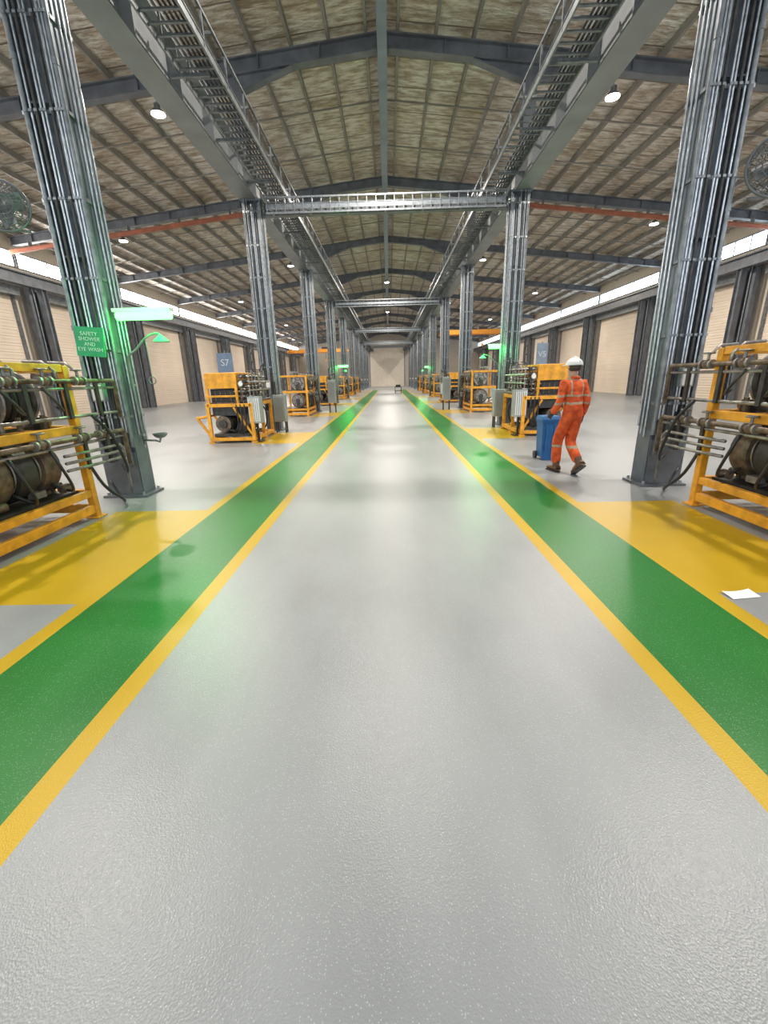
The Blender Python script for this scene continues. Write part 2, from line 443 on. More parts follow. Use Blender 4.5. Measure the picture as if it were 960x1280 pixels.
for k in (2,4,6,8):
    y=ROWS[k]
    mb=ladder((-3.3,y,6.08),(3.3,y,6.08),.5,.25,2,M_GALV)
    for z in (5.92,6.28):
        mb.beam((-3.3,y-.32,z),(3.3,y-.32,z),.04,.04,M_GALV)
    for i in range(27):
        x=-3.25+.25*i; mb.box((x,y-.32,6.1),(.02,.02,.34),M_GALV)
    mb.ibeam((-3.43,y+.1,6.12),(3.43,y+.1,6.12),.18,.3,.02,M_STEEL)
    for q in range(-3,4): mb.box((q*1.05,y-.1,5.99),(.05,.5,.05),M_GALD)
    top(mb.obj('cross_aisle_ladder'),'galvanised cable ladder and beam spanning across the aisle','cable ladder','cross-aisle ladders')

# ------------------------------------------------------------------ aisle columns
H=6.32
def make_column(s):
    r=empty('aisle_column',(0,0,0))
    mb=MB()
    mb.box((-s*.19,0,H/2),(.025,.30,H),M_COLS); mb.box((s*.25,0,H/2),(.025,.30,H),M_COLS); mb.box((s*.03,.03,H/2),(.44,.025,H),M_COLS)
    for z in (1.5,3.0,4.5): mb.box((s*.03,-.05,z),(.42,.16,.02),M_COLS)
    mb.box((s*.03,0,H-.02),(.6,.4,.04),M_COLS)
    mb.obj('shaft',r)
    mb=MB(); mb.box((s*.03,0,.015),(.62,.46,.03),M_STEEL)
    for a in (-.22,.28):
        for b in (-.19,.19): mb.cyl((s*a,b,.03),(s*a,b,.07),.02,M_GALV,6)
    mb.box((s*.03,-.16,.33),(.44,.03,.6),M_COLS); mb.box((s*.03,.16,.33),(.44,.03,.6),M_COLS)
    mb.obj('base_plate',r)
    mb=MB(); mb.cyl((0,0,.9),(0,0,H-.1),.0135,M_GALV,8); c0=mb.obj('conduit',r)
    mb=MB(); mb.cyl((0,0,.7),(0,0,H-.05),.026,M_GALD,10)
    for z in (1.6,3.2,4.8): mb.cyl((0,0,z-.03),(0,0,z+.03),.034,M_GALD,10)
    b0=mb.obj('pipe',r)
    mb=MB(); mb.cyl((0,0,.6),(0,0,H-.05),.018,M_DARK,8); d0=mb.obj('cable',r)
    xsn=[-.17,-.13,.0,.04,.16]
    c0.location=(s*xsn[0],-.215,0)
    for x in xsn[1:]: child_copy(c0,r,(s*x,-.215+random.uniform(-.004,.004),random.uniform(-.15,.15)))
    for y in (-.06,.02,.1): child_copy(c0,r,(-s*.238,y,random.uniform(-.3,0)))
    b0.location=(-s*.205,-.20,0)
    child_copy(b0,r,(s*.22,-.21,.05)); child_copy(b0,r,(s*.30,-.06,.1))
    d0.location=(-s*.075,-.215,0); child_copy(d0,r,(s*.10,-.215,-.1))
    mb=MB()
    mb.box((s*.03,-.178,0),(.50,.03,.036),M_GALV); mb.box((-s*.214,0,0),(.025,.34,.036),M_GALD)
    for x in (-.2,-.17,-.13,-.075,0,.04,.1,.16,.22): mb.box((s*x,-.235,0),(.036,.006,.026),M_GALD)
    st=mb.obj('strut_clamp',r,(0,0,1.1))
    for i in range(1,7): child_copy(st,r,(0,0,1.1+.82*i))
    mb=MB(); mb.box((s*.05,-.27,1.42),(.16,.08,.22),M_GREYC); mb.box((s*.05,-.313,1.42),(.13,.01,.19),M_WHITE)
    mb.obj('junction_box',r,bevel=.005)
    return r
for s in (-1,1):
    base=make_column(s)
    for k in range(1,NR-1):
        o=base if k==1 else dup(base,(0,0,0))
        o.location=(s*BAYX,ROWS[k],0)
        top(o,'dark steel aisle column carrying vertical galvanised conduits','column','aisle columns')
    mb=MB(); mb.ibeam((0,0,7.17),(0,0,RB-SL*GX-.26),.3,.34,.025,M_STEEL); p0=mb.obj('upper_post')
    for k in range(1,NR-1):
        o=p0 if k==1 else dup(p0,(0,0,0))
        o.location=(s*GX,ROWS[k],0)
        top(o,'short dark steel post between the girder and the rafter','post','upper posts')

# ------------------------------------------------------------------ high bay lights
def make_lamp():
    r=empty('high_bay_light',(0,0,0))
    MB().cyl((0,0,.1),(0,0,.46),.012,M_GALD,6).obj('hanger',r)
    mb=MB(); mb.cyl((0,0,-.02),(0,0,.05),.20,M_GALD,20,.14); mb.cyl((0,0,.05),(0,0,.2),.08,M_GALD,12); mb.obj('housing',r)
    MB().cyl((0,0,-.035),(0,0,-.021),.17,M_LAMP,20).obj('lens',r)
    l=bpy.data.lights.new('lamp','AREA'); l.shape='DISK'; l.size=.32; l.energy=490; l.color=(1,.92,.82)
    lo=bpy.data.objects.new('light_source',l); COL.objects.link(lo); lo.parent=r; lo.location=(0,0,-.06)
    return r
lamp=make_lamp(); first=True
pos=[(-6,5.9),(6,5.9),(-12,-2.1),(12,-2.1),(0,9.9)]
for k,Y in enumerate(ROWS[2:-1]):
    for x in ((-6,6) if k%2==0 else (-11.9,0,11.9)): pos.append((x,Y))
for x,Y in pos:
    o=lamp if first else dup(lamp,(0,0,0)); first=False
    o.location=(x,Y,RB-SL*abs(x)-.42-(.18 if x==0 else 0))
    top(o,'round white high bay lamp glowing under the rafter','ceiling lamp','high bay lamps')

# ------------------------------------------------------------------ equipment racks
def reel(parent,loc,R,w,flange,name='hose_reel'):
    r=MB(); n=5
    for i in range(n):
        y=-w/2+.04+(w-.08)*i/(n-1); r.torus((0,y,0),(0,1,0),R*.72,(w-.06)/n*.55,M_BLACK,24,8)
    r.cyl((0,-w/2,0),(0,w/2,0),R*.66,M_DARK,20)
    for q in (-1,1):
        r.cyl((0,q*w/2,0),(0,q*(w/2+.012),0),R,flange,28)
        r.torus((0,q*(w/2+.006),0),(0,1,0),R,.014,flange,28,6)
        r.torus((0,q*(w/2+.012),0),(0,1,0),R*.55,.012,M_DARK,24,6)
        r.cyl((0,q*(w/2),0),(0,q*(w/2+.07),0),R*.20,M_DARK,14)
        for i in range(6):
            a=math.pi*i/3; r.cyl((R*.75*math.cos(a),q*(w/2+.008),R*.75*math.sin(a)),(R*.75*math.cos(a),q*(w/2+.02),R*.75*math.sin(a)),R*.11,M_DARK,10)
    r.cyl((0,-w/2-.1,0),(0,w/2+.1,0),.03,M_GALD,10)
    return r.obj(name,parent,loc)
def roller(parent,loc,R,L):
    r=MB()
    r.cyl((0,-L/2,0),(0,L/2,0),R*.55,M_BROWN,32)
    n=5
    for i in range(n):
        y=-L/2+L*(i+.5)/n; w=L/n*.78
        pr=[(-.5,.80),(-.46,.94),(-.3,1.0),(.3,1.0),(.46,.94),(.5,.80)]
        for k in range(len(pr)-1):
            r.cyl((0,y+pr[k][0]*w,0),(0,y+pr[k+1][0]*w,0),R*pr[k][1],M_BROWN if i%2==0 else M_DARK,32,R*pr[k+1][1])
        r.torus((0,y-w*.5,0),(0,1,0),R*.78,.012,M_WORN,28,6); r.torus((0,y+w*.5,0),(0,1,0),R*.78,.012,M_WORN,28,6)
    for q in (-1,1):
        r.cyl((0,q*L/2,0),(0,q*(L/2+.02),0),R*.72,M_WORN,28); r.cyl((0,q*L/2,0),(0,q*(L/2+.09),0),R*.3,M_DARK,16)
        for i in range(8):
            a=math.pi*i/4; r.cyl((R*.55*math.cos(a),q*(L/2+.02),R*.55*math.sin(a)),(R*.55*math.cos(a),q*(L/2+.045),R*.55*math.sin(a)),.02,M_DARK,6)
    return r.obj('roller_drum',parent,loc)
def valve_mesh():
    v=MB()
    v.cyl((0,-.07,0),(0,.07,0),.034,M_BROWN,10); v.ell((0,0,0),(.05,.05,.05),M_BROWN,10,6)
    for q in (-1,1): v.cyl((0,q*.07-.012,0),(0,q*.07+.012,0),.05,M_WORN,10)
    v.cyl((0,0,.03),(0,0,.11),.014,M_GALD,6); v.torus((0,0,.115),(0,0,1),.05,.01,M_WORN,14,5)
    v.beam((-.05,0,.115),(.05,0,.115),.012,.01,M_WORN)
    return v
def make_rack(s):
    r=empty('hose_reel_rack',(0,0,0))
    W,L,Z=1.25,1.95,1.72; a=W/2-.04; b=L/2-.04
    mb=MB()
    for x in (-a,a):
        for y in (-b,b):
            mb.box((x,y,Z/2),(.08,.08,Z),M_YF); mb.box((x,y,.01),(.16,.16,.02),M_YF)
    for z,t in ((.11,.1),(.30,.08),(1.04,.09),(Z-.03,.08)):
        for x in (-a,a): mb.box((x,0,z),(.06,2*b-.08,t),M_YF)
        for y in (-b,b): mb.box((0,y,z),(2*a-.08,.06,t),M_YF)
    for y in (-.3,.3): mb.box((0,y,1.04),(2*a-.06,.07,.05),M_YF)
    mb.obj('frame',r,bevel=.006)
    rl=reel(r,(-s*.18,-.47,1.39),.28,.40,M_WORN); child_copy(rl,r,(-s*.18,.45,1.39))
    roller(r,(-s*.16,0,.67),.31,1.6)
    mb=MB(); mb.box((-s*.05,0,.335),(.9,1.7,.03),M_DARK)
    for q in (-.3,.3): mb.box((s*q,0,1.09),(.05,1.7,.03),M_DARK)
    for y in (-b+.1,b-.1):
        mb.box((-s*.16,y,.5),(.14,.05,.35),M_DARK); mb.box((-s*.16,y,1.2),(.12,.04,.3),M_DARK)
    mb.box((-s*.16,0,1.2),(.3,.16,.28),M_BROWN); mb.box((-s*.16,0,1.5),(.12,.05,.34),M_DARK)
    rnd=random.Random(9)
    for i in range(24):      # brackets, motors and fittings packed between the reels
        y=rnd.uniform(-.85,.85); z=rnd.choice((1.13,1.13,1.6,.42,.42)); x=-s*rnd.uniform(.25,.5)
        if i%3==0: mb.cyl((x,y,z),(x,y+rnd.uniform(.08,.18),z),rnd.uniform(.03,.06),rnd.choice((M_BROWN,M_WORN,M_DARK)),12)
        elif i%3==1: mb.box((x,y,z),(.09,rnd.uniform(.06,.16),rnd.uniform(.06,.14)),rnd.choice((M_BROWN,M_WORN,M_DARK)))
        else: mb.cyl((x,y,z-.05),(x,y,z+.09),.025,rnd.choice((M_WORN,M_BROWN)),10)
    mb.obj('bearing_stand',r)
    xi=-s*(a+.07)
    zs=[(1.56,0,.024,M_BROWN),(1.48,.03,.016,M_WORN),(1.18,.04,.018,M_WORN),(.95,0,.026,M_BROWN),(.88,.03,.018,M_WORN)]
    mb=MB()
    for z,o,rr,mm in zs:
        e=b+.78+o*3
        mb.tube([(xi+s*o,-b,z),(xi+s*o,e-.06,z),(xi+s*(o+.01),e-.02,z-.015),(xi+s*(o+.02),e,z-.07),(xi+s*(o+.02),e,max(.3,z-.45))],rr,mm,8)
    for z in (.62,.70,.78):
        mb.tube([(xi+s*.05,b-.3,z),(xi+s*.0,b+.1,z),(xi,b+.6,z),(xi+s*.02,b+.7,z-.05),(xi+s*.02,b+.7,.1)],.018,M_WORN,8)
    for y in (-.8,.3,.85,1.35):
        mb.box((xi+s*.02,y,1.37),(.03,.05,.42),M_DARK)
    for y in (.95,1.35): mb.box((xi+s*.02,y,.78),(.03,.05,.4),M_DARK)
    for i,y in enumerate((-.62,-.12,.2,.72,1.05)):
        mb.tube([(xi,y,1.56),(xi,y,1.66),(xi+s*.05,y,1.70),(xi+s*.1,y,1.75),(xi+s*.4,y+.04*i,1.77)],.016,M_WORN,8)
    mb.obj('pipe_manifold',r)
    v=valve_mesh().obj('valve',r,(xi,-.72,1.56))
    for y in (-.3,.1,.55,1.05): child_copy(v,r,(xi,y,1.56))
    for y in (-.55,.3,.9,1.25): child_copy(v,r,(xi,y,.95))
    mb=MB()
    for i in range(5):
        y=-.6+i*.35; mb.box((s*.1+.0,y,1.80),(.14,.12,.1),M_BROWN if i%2 else M_WORN); mb.cyl((s*.1,y,1.85),(s*.1,y,1.9),.03,M_GALV,8)
    mb.cyl((s*.1,-.85,1.765),(s*.1,.85,1.765),.022,M_GALD,8)
    mb.obj('valve_block',r)
    for i in range(3):
        y=-.6+.5*i
        MB().curve([(xi,y,.88),(xi-s*.05,y+.05,.66),(xi-s*.03,y+.15,.46),(xi+s*.1,y+.25,.40),(xi+s*.25,y+.2,.5)],.015,M_BLACK,8).obj('hose',r)
        MB().curve([(xi,y+.1,1.5),(xi-s*.05,y+.16,1.38),(xi-s*.03,y+.28,1.26),(xi+s*.08,y+.34,1.3)],.014,M_DARK,8).obj('hose',r)
    MB().curve([(xi+s*.1,b+.05,.75),(xi,b+.15,.35),(xi-s*.02,b+.4,.12),(xi+s*.1,b+.6,.05),(xi+s*.3,b+.7,.3)],.018,M_BLACK,8).obj('hose',r)
    MB().curve([(xi,b+.2,1.18),(xi-s*.08,b+.35,.95),(xi-s*.09,b+.5,.6),(xi-s*.02,b+.62,.42),(xi+s*.1,b+.7,.5)],.018,M_BLACK,8).obj('hose',r)
    return r
def make_machine(s):
    r=empty('coating_machine',(0,0,0))
    W,L=1.2,1.9; a=W/2-.05; b=L/2-.05; mb=MB()
    for x in (-a,a):
        mb.box((x,0,.10),(.09,L,.09),M_YF)
        for y in (-b,0,b):
            mb.box((x,y,.02),(.14,.14,.04),M_YF); mb.box((x,y,.55),(.08,.08,.9),M_YF)
        mb.box((x,0,.95),(.08,L-.1,.08),M_YF)
    for y in (-b,0,b):
        mb.box((0,y,.10),(W-.1,.08,.08),M_YF); mb.box((0,y,.95),(W-.1,.08,.08),M_YF)
    mb.beam((s*a,-b,.15),(s*(a+.30),-b,.62),.07,.05,M_YF); mb.beam((s*(a+.32),-b,.64),(s*a,-b,.70),.07,.05,M_YF)
    mb.beam((s*(a+.32),-b,.64),(s*(a+.32),b*.2,.64),.06,.06,M_YF); mb.beam((s*a,b*.2,.15),(s*(a+.30),b*.2,.62),.07,.05,M_YF)
    mb.beam((-s*a,-b,.15),(-s*.1,-b,.9),.05,.05,M_YF)
    mb.obj('frame',r,bevel=.006)
    mb=MB(); x=s*.16
    P=[(-.40,1.36),(-.40,1.74),(.36,1.74),(.40,1.70),(.40,1.36)]
    ya,yb=-.88,.4
    vs=[(x+s*p[0],y,p[1]) for y in (ya,yb) for p in P]
    mb.add(vs,[(4,3,2,1,0),(5,6,7,8,9)]+[(i,(i+1)%5,5+(i+1)%5,5+i) for i in range(5)],M_YF)
    mb.box((x,ya+.02,1.17),(.84,.05,.05),M_YF)
    for q in (-.37,.37):
        for y in (ya+.03,yb-.05): mb.box((x+q,y,1.17),(.07,.06,.40),M_YF)
    mb.obj('hopper',r,bevel=.012)
    mb=MB(); mb.box((x,-.55,1.17),(.66,.4,.36),M_DARK); mb.box((x,-.77,1.17),(.56,.02,.3),M_BLACK)
    for i in range(4): mb.box((x-.2+.13*i,-.785,1.17),(.03,.02,.26),M_BROWN)
    mb.box((x,.1,1.15),(.6,.6,.28),M_BROWN); mb.obj('feed_unit',r,bevel=.01)
    mb=MB(); mb.cyl((s*.25,-.8,.48),(s*.25,.1,.48),.20,M_BROWN,20); mb.cyl((s*.25,-.86,.48),(s*.25,-.8,.48),.10,M_DARK,14)
    for i in range(6): mb.torus((s*.25,-.7+i*.14,.48),(0,1,0),.205,.012,M_DARK,20,6)
    mb.cyl((-s*.15,-.6,.35),(-s*.15,.3,.35),.14,M_DARK,16); mb.box((s*.05,-.3,.2),(.9,1.1,.08),M_DARK)
    mb.box((s*.08,-.6,.80),(.8,.4,.22),M_DARK); mb.box((-s*.3,-.3,.62),(.35,.6,.4),M_BROWN); mb.box((s*.2,.45,.6),(.7,.5,.66),M_DARK)
    mb.box((s*.08,-.1,1.0),(.9,1.4,.04),M_BROWN)
    mb.obj('drive_motor',r)
    mb=MB()
    for i in range(6):
        y=-.8+.28*i
        for z in (1.05,1.16,1.28,1.40,1.52,1.64):
            dx=random.uniform(-.04,.04)
            mb.cyl((-s*.56,y,z),(-s*.12,y,z),.022,M_WORN,8); mb.ell((-s*(.42+dx),y,z),(.05,.05,.05),M_BROWN if i%2 else M_DARK,10,6)
            mb.cyl((-s*(.42+dx),y,z),(-s*(.42+dx),y-.09,z),.038,M_DARK,8); mb.cyl((-s*(.28+dx),y,z-.05),(-s*(.28+dx),y,z+.05),.035,M_BROWN,8)
        mb.cyl((-s*.53,y,.95),(-s*.53,y,1.74+.05*(i%2)),.02,M_WORN,8); mb.torus((-s*.53,y,1.76+.05*(i%2)),(0,0,1),.05,.01,M_DARK,12,5)
        mb.cyl((-s*.35,y,.95),(-s*.35,y,1.70),.018,M_BROWN,8)
    for z in (1.05,1.3,1.5): mb.cyl((-s*.56,-.9,z),(-s*.56,.95,z),.022,M_WORN,8)
    mb.obj('pipe_manifold',r)
    mb=MB()
    mb.torus((-s*.36,-.93,1.46),(0,1,0),.055,.01,M_GALV,18,6); mb.cyl((-s*.36,-.95,1.46),(-s*.36,-.91,1.46),.052,M_WHITE,18)
    mb.cyl((-s*.36,-.91,1.46),(-s*.36,-.7,1.46),.02,M_GALD,8)
    mb.obj('pressure_gauge',r)
    mb=MB(); mb.box((-s*.62,-.75,.82),(.30,.30,.66),M_GREYC)
    for i in range(6): mb.box((-s*.62-.12+.048*i,-.91,.82),(.02,.02,.58),M_WHITE)
    mb.box((-s*.62,-.75,.26),(.05,.05,.46),M_DARK); mb.box((-s*.62,-.75,.02),(.24,.26,.03),M_DARK)
    mb.obj('heat_exchanger',r)
    for i in range(3):
        x0=-s*(.36-.1*i)
        MB().curve([(x0,-.85,1.1),(x0-s*.04,-.97,.85),(x0-s*.03,-.95,.45),(x0+s*.12,-.85,.22+.04*i),(x0+s*.3,-.8,.35)],.018,M_BLACK,8).obj('hose',r)
    MB().curve([(-s*.5,-.1,1.05),(-s*.7,-.1,.7),(-s*.6,0,.3),(-s*.35,0,.25)],.02,M_BLACK,8).obj('hose',r)
    MB().curve([(-s*.53,.2,1.78),(-s*.6,.3,1.95),(-s*.55,.6,1.9),(-s*.5,.8,1.4),(-s*.45,.9,.9)],.016,M_BLACK,8).obj('hose',r)
    return r
def make_cabinet(s):
    r=empty('control_cabinet',(0,0,0))
    mb=MB(); mb.box((0,0,.72),(.36,.28,.78),M_GREYC)
    for x in (-.14,.14):
        for y in (-.1,.1): mb.box((x,y,.17),(.04,.04,.34),M_DARK)
    mb.obj('body',r,bevel=.008)
    mb=MB()
    for i in range(7): mb.box((-.135+.045*i,-.152,.72),(.02,.03,.66),M_GREYC)
    mb.obj('louvre',r)
    MB().cyl((.1,0,1.11),(.1,0,1.6),.015,M_GALD,6).obj('cable',r)
    MB().cyl((-.1,0,1.11),(-.1,0,1.5),.02,M_BLACK,6).obj('cable',r)
    return r
for s in (-1,1):
    rk=make_rack(s); mc=make_machine(s); cb=make_cabinet(s)
    cx=s*(3.5+.63)
    fr=True
    for k in (0,2,4,5,6):
        o=rk if fr else dup(rk,(0,0,0)); fr=False
        o.location=(cx,3.88+8*k,0)
        top(o,'yellow steel frame rack holding worn reels, heavy rollers and pipes','machine rack','hose reel racks')
    fr=True
    for y in (11.9,27.9):
        o=mc if fr else dup(mc,(0,0,0)); fr=False
        o.location=(s*(3.92 if s>0 else 4.05),y,0)
        top(o,'yellow framed machine with hopper, valves and brown drum','machine','hopper machines')
    fr=True
    for (x,y,sc) in ((3.30,13.16,1.),(2.72,20.95,1.35)):
        o=cb if fr else dup(cb,(0,0,0)); fr=False
        o.location=(s*x,y,0); o.scale=(1,1,sc)
        top(o,'grey louvred control cabinet on legs beside the column','cabinet','control cabinets')

# bay number signs
for s,t,x,w,hh,mm in ((-1,'S7',4.85,.46,.58,M_SIGNB),(1,'V5',4.50,.32,.66,M_SIGNP)):
    r=empty('bay_sign',(s*x,13.3,0))
    MB().cyl((0,.03,0),(0,.03,2.4),.025,M_GALD,8).obj('post',r)
    MB().box((0,-.01,2.04),(w,.03,hh),mm).obj('panel',r,bevel=.004)
    text(t,.26 if s<0 else .22,M_LETTER,'lettering',r,(0,-.03,2.06))
    top(r,('blue-grey' if s<0 else 'pale blue')+' bay number sign reading %s on a post'%t,'sign')

# ------------------------------------------------------------------ safety showers
def make_shower(s):
    r=empty('safety_shower',(0,0,0)); i=-s
    hl=.34 if s<0 else .17
    mb=MB(); mb.curve([(s*.10,.06,.72),(s*.10,.06,1.2),(s*.10,.04,1.66),(s*.06,.0,1.84),(i*.06,0,1.93),(i*.20,0,2.06),(i*.32,0,2.11),(i*.39,0,2.10),(i*.40,0,2.08)],.013,M_GALD,10)
    for z in (.85,1.5): mb.box((s*.12,.07,z),(.07,.04,.03),M_GALV)
    mb.obj('supply_pipe',r)
    mb=MB(); mb.cyl((i*.40,0,2.09),(i*.40,0,2.02),.02,M_GTINT,18,.10); mb.cyl((i*.40,0,2.02),(i*.40,0,2.01),.10,M_GTINT,18); mb.obj('shower_head',r)
    mb=MB(); mb.tube([(s*.10,.06,.78),(i*.1,0,.78),(i*.15,0,.76),(i*.17,0,.81)],.014,M_GALD,8)
    mb.ell((i*.17,0,.87),(.09,.09,.06),M_GALD,18,8,-90,0); mb.torus((i*.17,0,.87),(0,0,1),.09,.007,M_GALD,20,6)
    mb.obj('eye_wash_bowl',r)
    mb=MB(); mb.cyl((i*.2,0,2.05),(i*.2,0,1.6),.005,M_GALD,6); mb.torus((i*.2,0,1.55),(0,1,0),.045,.006,M_GALD,12,5); mb.obj('pull_handle',r)
    c=i*(hl-.13)
    mb=MB(); mb.box((c,.05,2.39),(2*hl+.04,.13,.04),M_WHITE); mb.beam((-i*.05,.05,2.38),(-i*.14,.05,2.38),.04,.04,M_GALD); mb.obj('lamp_housing',r)
    mb=MB(); mb.cyl((c-hl,.05,2.325),(c+hl,.05,2.325),.05,M_GLAMP,12); mb.obj('lamp_tube',r)
    l=bpy.data.lights.new('g','POINT'); l.energy=42 if s<0 else 48; l.color=(.02,1,.12); l.shadow_soft_size=.12
    lo=bpy.data.objects.new('light_source',l); COL.objects.link(lo); lo.parent=r; lo.location=(i*.45,-.22,2.24)
    return r
sh={-1:make_shower(-1),1:make_shower(1)}
used=set()
for s,k in ((-1,1),(1,2),(-1,4),(1,5)):
    o=sh[s] if s not in used else dup(sh[s],(0,0,0)); used.add(s)
    o.location=(s*3.26,ROWS[k]-.18,0)
    top(o,'emergency shower and eye wash arm with lit green lamp','safety shower','safety showers')
r=empty('safety_sign',(-3.66,5.56,2.02),(0,math.radians(5),0))
MB().box((0,0,0),(.35,.015,.34),M_SIGNG).obj('panel',r)
text('SAFETY\nSHOWER\nAND\nEYE WASH',.063,M_LETG,'lettering',r,(0,-.012,0))
top(r,'square green sign reading SAFETY SHOWER AND EYE WASH','sign')

# ------------------------------------------------------------------ fans on the near columns
for s in (-1,1):
    r=empty('column_fan',(s*4.27,5.46,3.45 if s<0 else 3.60),(math.radians(-10),0,-s*math.radians(28)))
    r.scale=(.8,.8,.8) if s<0 else (1,1,1)
    mb=MB()
    for R in (.06,.11,.16,.21,.26,.31,.33):
        y=-.1+.12*(R/.33)**2; mb.torus((0,y,0),(0,1,0),R,.006,M_FAN,28,5)
    mb.torus((0,.02,0),(0,1,0),.335,.016,M_FAN,30,6)
    for R in (.30,.22,.12): mb.torus((0,.12,0),(0,1,0),R,.006,M_FAN,28,5)
    for i in range(32):
        a=2*math.pi*i/32; c,sn=math.cos(a),math.sin(a)
        mb.tube([(.05*c,-.1,.05*sn),(.2*c,-.06,.2*sn),(.33*c,.02,.33*sn),(.2*c,.12,.2*sn),(.06*c,.14,.06*sn)],.005,M_FAN,5)
    mb.obj('guard',r)
    mb=MB(); mb.cyl((0,-.03,0),(0,.03,0),.07,M_FAN,12)
    for i in range(4):
        a=math.pi/2*i+.3; R=Matrix.Rotation(-a,3,'Y')@Matrix.Rotation(math.radians(28),3,'X')
        mb.box(R@Vector((.16,0,0)),(.24,.012,.20),M_FAN,R)
    mb.obj('blade_set',r)
    mb=MB(); mb.cyl((0,.12,0),(0,.34,0),.095,M_DARK,16); mb.ell((0,.34,0),(.095,.05,.095),M_DARK,14,8); mb.obj('motor',r)
    mb=MB(); mb.tube([(0,.25,-.08),(-s*.1,.22,-.22),(-s*.26,.16,-.25)],.022,M_GALD,8); mb.obj('bracket',r)
    top(r,'dark grey caged industrial fan bracketed to the column','fan','column fans')
for s in (-1,1):
    mb=MB()
    mb.tube([(s*4.09,5.98,.0),(s*4.09,5.98,2.0),(s*4.09,5.98,5.9),(s*4.09,6.0,6.1),(s*4.09,6.1,6.2),(s*4.09,6.3,6.22)],.035,M_GALD,12)
    for z in (.8,2.2,3.6): mb.cyl((s*4.09,5.98,z),(s*4.09,5.98,z+.06),.047,M_GALD,12)
    top(mb.obj('riser_pipe'),'thick galvanised riser pipe beside the column','pipe','riser pipes')

# ------------------------------------------------------------------ crane, bin, paper, trolley
def crane(x,y,w,z,label):
    r=empty('overhead_crane',(x,y,0))
    mb=MB()
    for q in (-.5,.5): mb.box((0,q,z),(w,.3,.45),M_ORCR)
    mb.obj('bridge',r)
    for q in (-1,1): MB().box((q*(w/2+.1),0,z-.1),(.3,2.2,.3),M_ORCR).obj('end_truck',r)
    mb=MB()      # hanger posts up to the rafter purlins
    for q in (-1,1):
        xx=q*(w/2-.3); zt=RZ-.2-SL*abs(x+xx)
        mb.box((xx,0,(z+zt)/2+.1),(.12,.12,zt-z-.2),M_STEEL)
    mb.obj('hanger',r)
    mb=MB(); mb.box((1,0,z+.35),(1,.9,.3),M_DARK); mb.cyl((1,0,z+.2),(1,0,z-1.3),.02,M_DARK,6); mb.box((1,0,z-1.3),(.2,.2,.3),M_YF); mb.obj('hoist',r)
    top(r,label,'crane')
crane(9.4,50.5,7.0,6.1,'orange overhead travelling crane bridge with dark hoist')
crane(-10.2,66.5,8.4,5.6,'distant yellow-orange overhead crane bridge with hoist')

r=empty('waste_bin',(2.87,7.85,0),(0,0,.0))
mb=MB()
def frus(mb,z0,z1,a0,b0,a1,b1,m):
    vs=[(-a0,-b0,z0),(a0,-b0,z0),(a0,b0,z0),(-a0,b0,z0),(-a1,-b1,z1),(a1,-b1,z1),(a1,b1,z1),(-a1,b1,z1)]
    mb.add(vs,[(3,2,1,0),(4,5,6,7)]+[(i,(i+1)%4,4+(i+1)%4,4+i) for i in range(4)],m)
frus(mb,.05,.72,.125,.14,.15,.17,M_BLUE)
frus(mb,.68,.73,.16,.18,.165,.185,M_BLUE)
mb.box((-.07,-.165,.4),(.03,.02,.5),M_BLUE); mb.box((.07,-.165,.4),(.03,.02,.5),M_BLUE); mb.box((0,-.11,.03),(.2,.06,.06),M_BLUE)
mb.obj('body',r,bevel=.012)
mb=MB(); frus(mb,.73,.79,.167,.19,.145,.16,M_BLUE); mb.cyl((-.11,.2,.75),(.11,.2,.75),.016,M_BLUE,8); mb.obj('lid',r,bevel=.012)
w1=MB().cyl((-.02,0,0),(.02,0,0),.07,M_BLACK,16).obj('wheel',r,(-.15,.13,.07)); child_copy(w1,r,(.15,.13,.07))
MB().cyl((-.13,.13,.07),(.13,.13,.07),.012,M_GALD,8).obj('axle',r)
top(r,'blue plastic wheeled waste bin with lid','bin')

mb=MB(); n=6; vs=[]
for i in range(n+1):
    for j in range(n+1):
        vs.append((-.105+.21*i/n,-.05+.10*j/n,.004+.012*(i/n-.5)**2*4*(j/n)))
mb.add(vs,[(i*(n+1)+j,(i+1)*(n+1)+j,(i+1)*(n+1)+j+1,i*(n+1)+j+1) for i in range(n) for j in range(n)],M_PAPER,True)
top(mb.obj('paper_sheet',loc=(2.42,2.67,0),rot=(0,0,.12)),'white sheet of paper lying on the floor','paper')

r=empty('tool_trolley',(.95,46,0))
mb=MB(); mb.box((0,0,.25),(.7,.9,.06),M_DARK); mb.box((0,0,.62),(.7,.9,.06),M_DARK)
for x in (-.32,.32):
    for y in (-.42,.42): mb.box((x,y,.45),(.04,.04,.5),M_DARK)
mb.box((0,.1,.75),(.5,.5,.2),M_BLACK); mb.obj('frame',r)
w1=MB().cyl((-.03,0,0),(.03,0,0),.1,M_BLACK,14).obj('wheel',r,(-.3,-.38,.1))
for x,y in ((.3,-.38),(-.3,.38),(.3,.38)): child_copy(w1,r,(x,y,.1))
top(r,'dark wheeled tool trolley parked in the aisle','trolley')

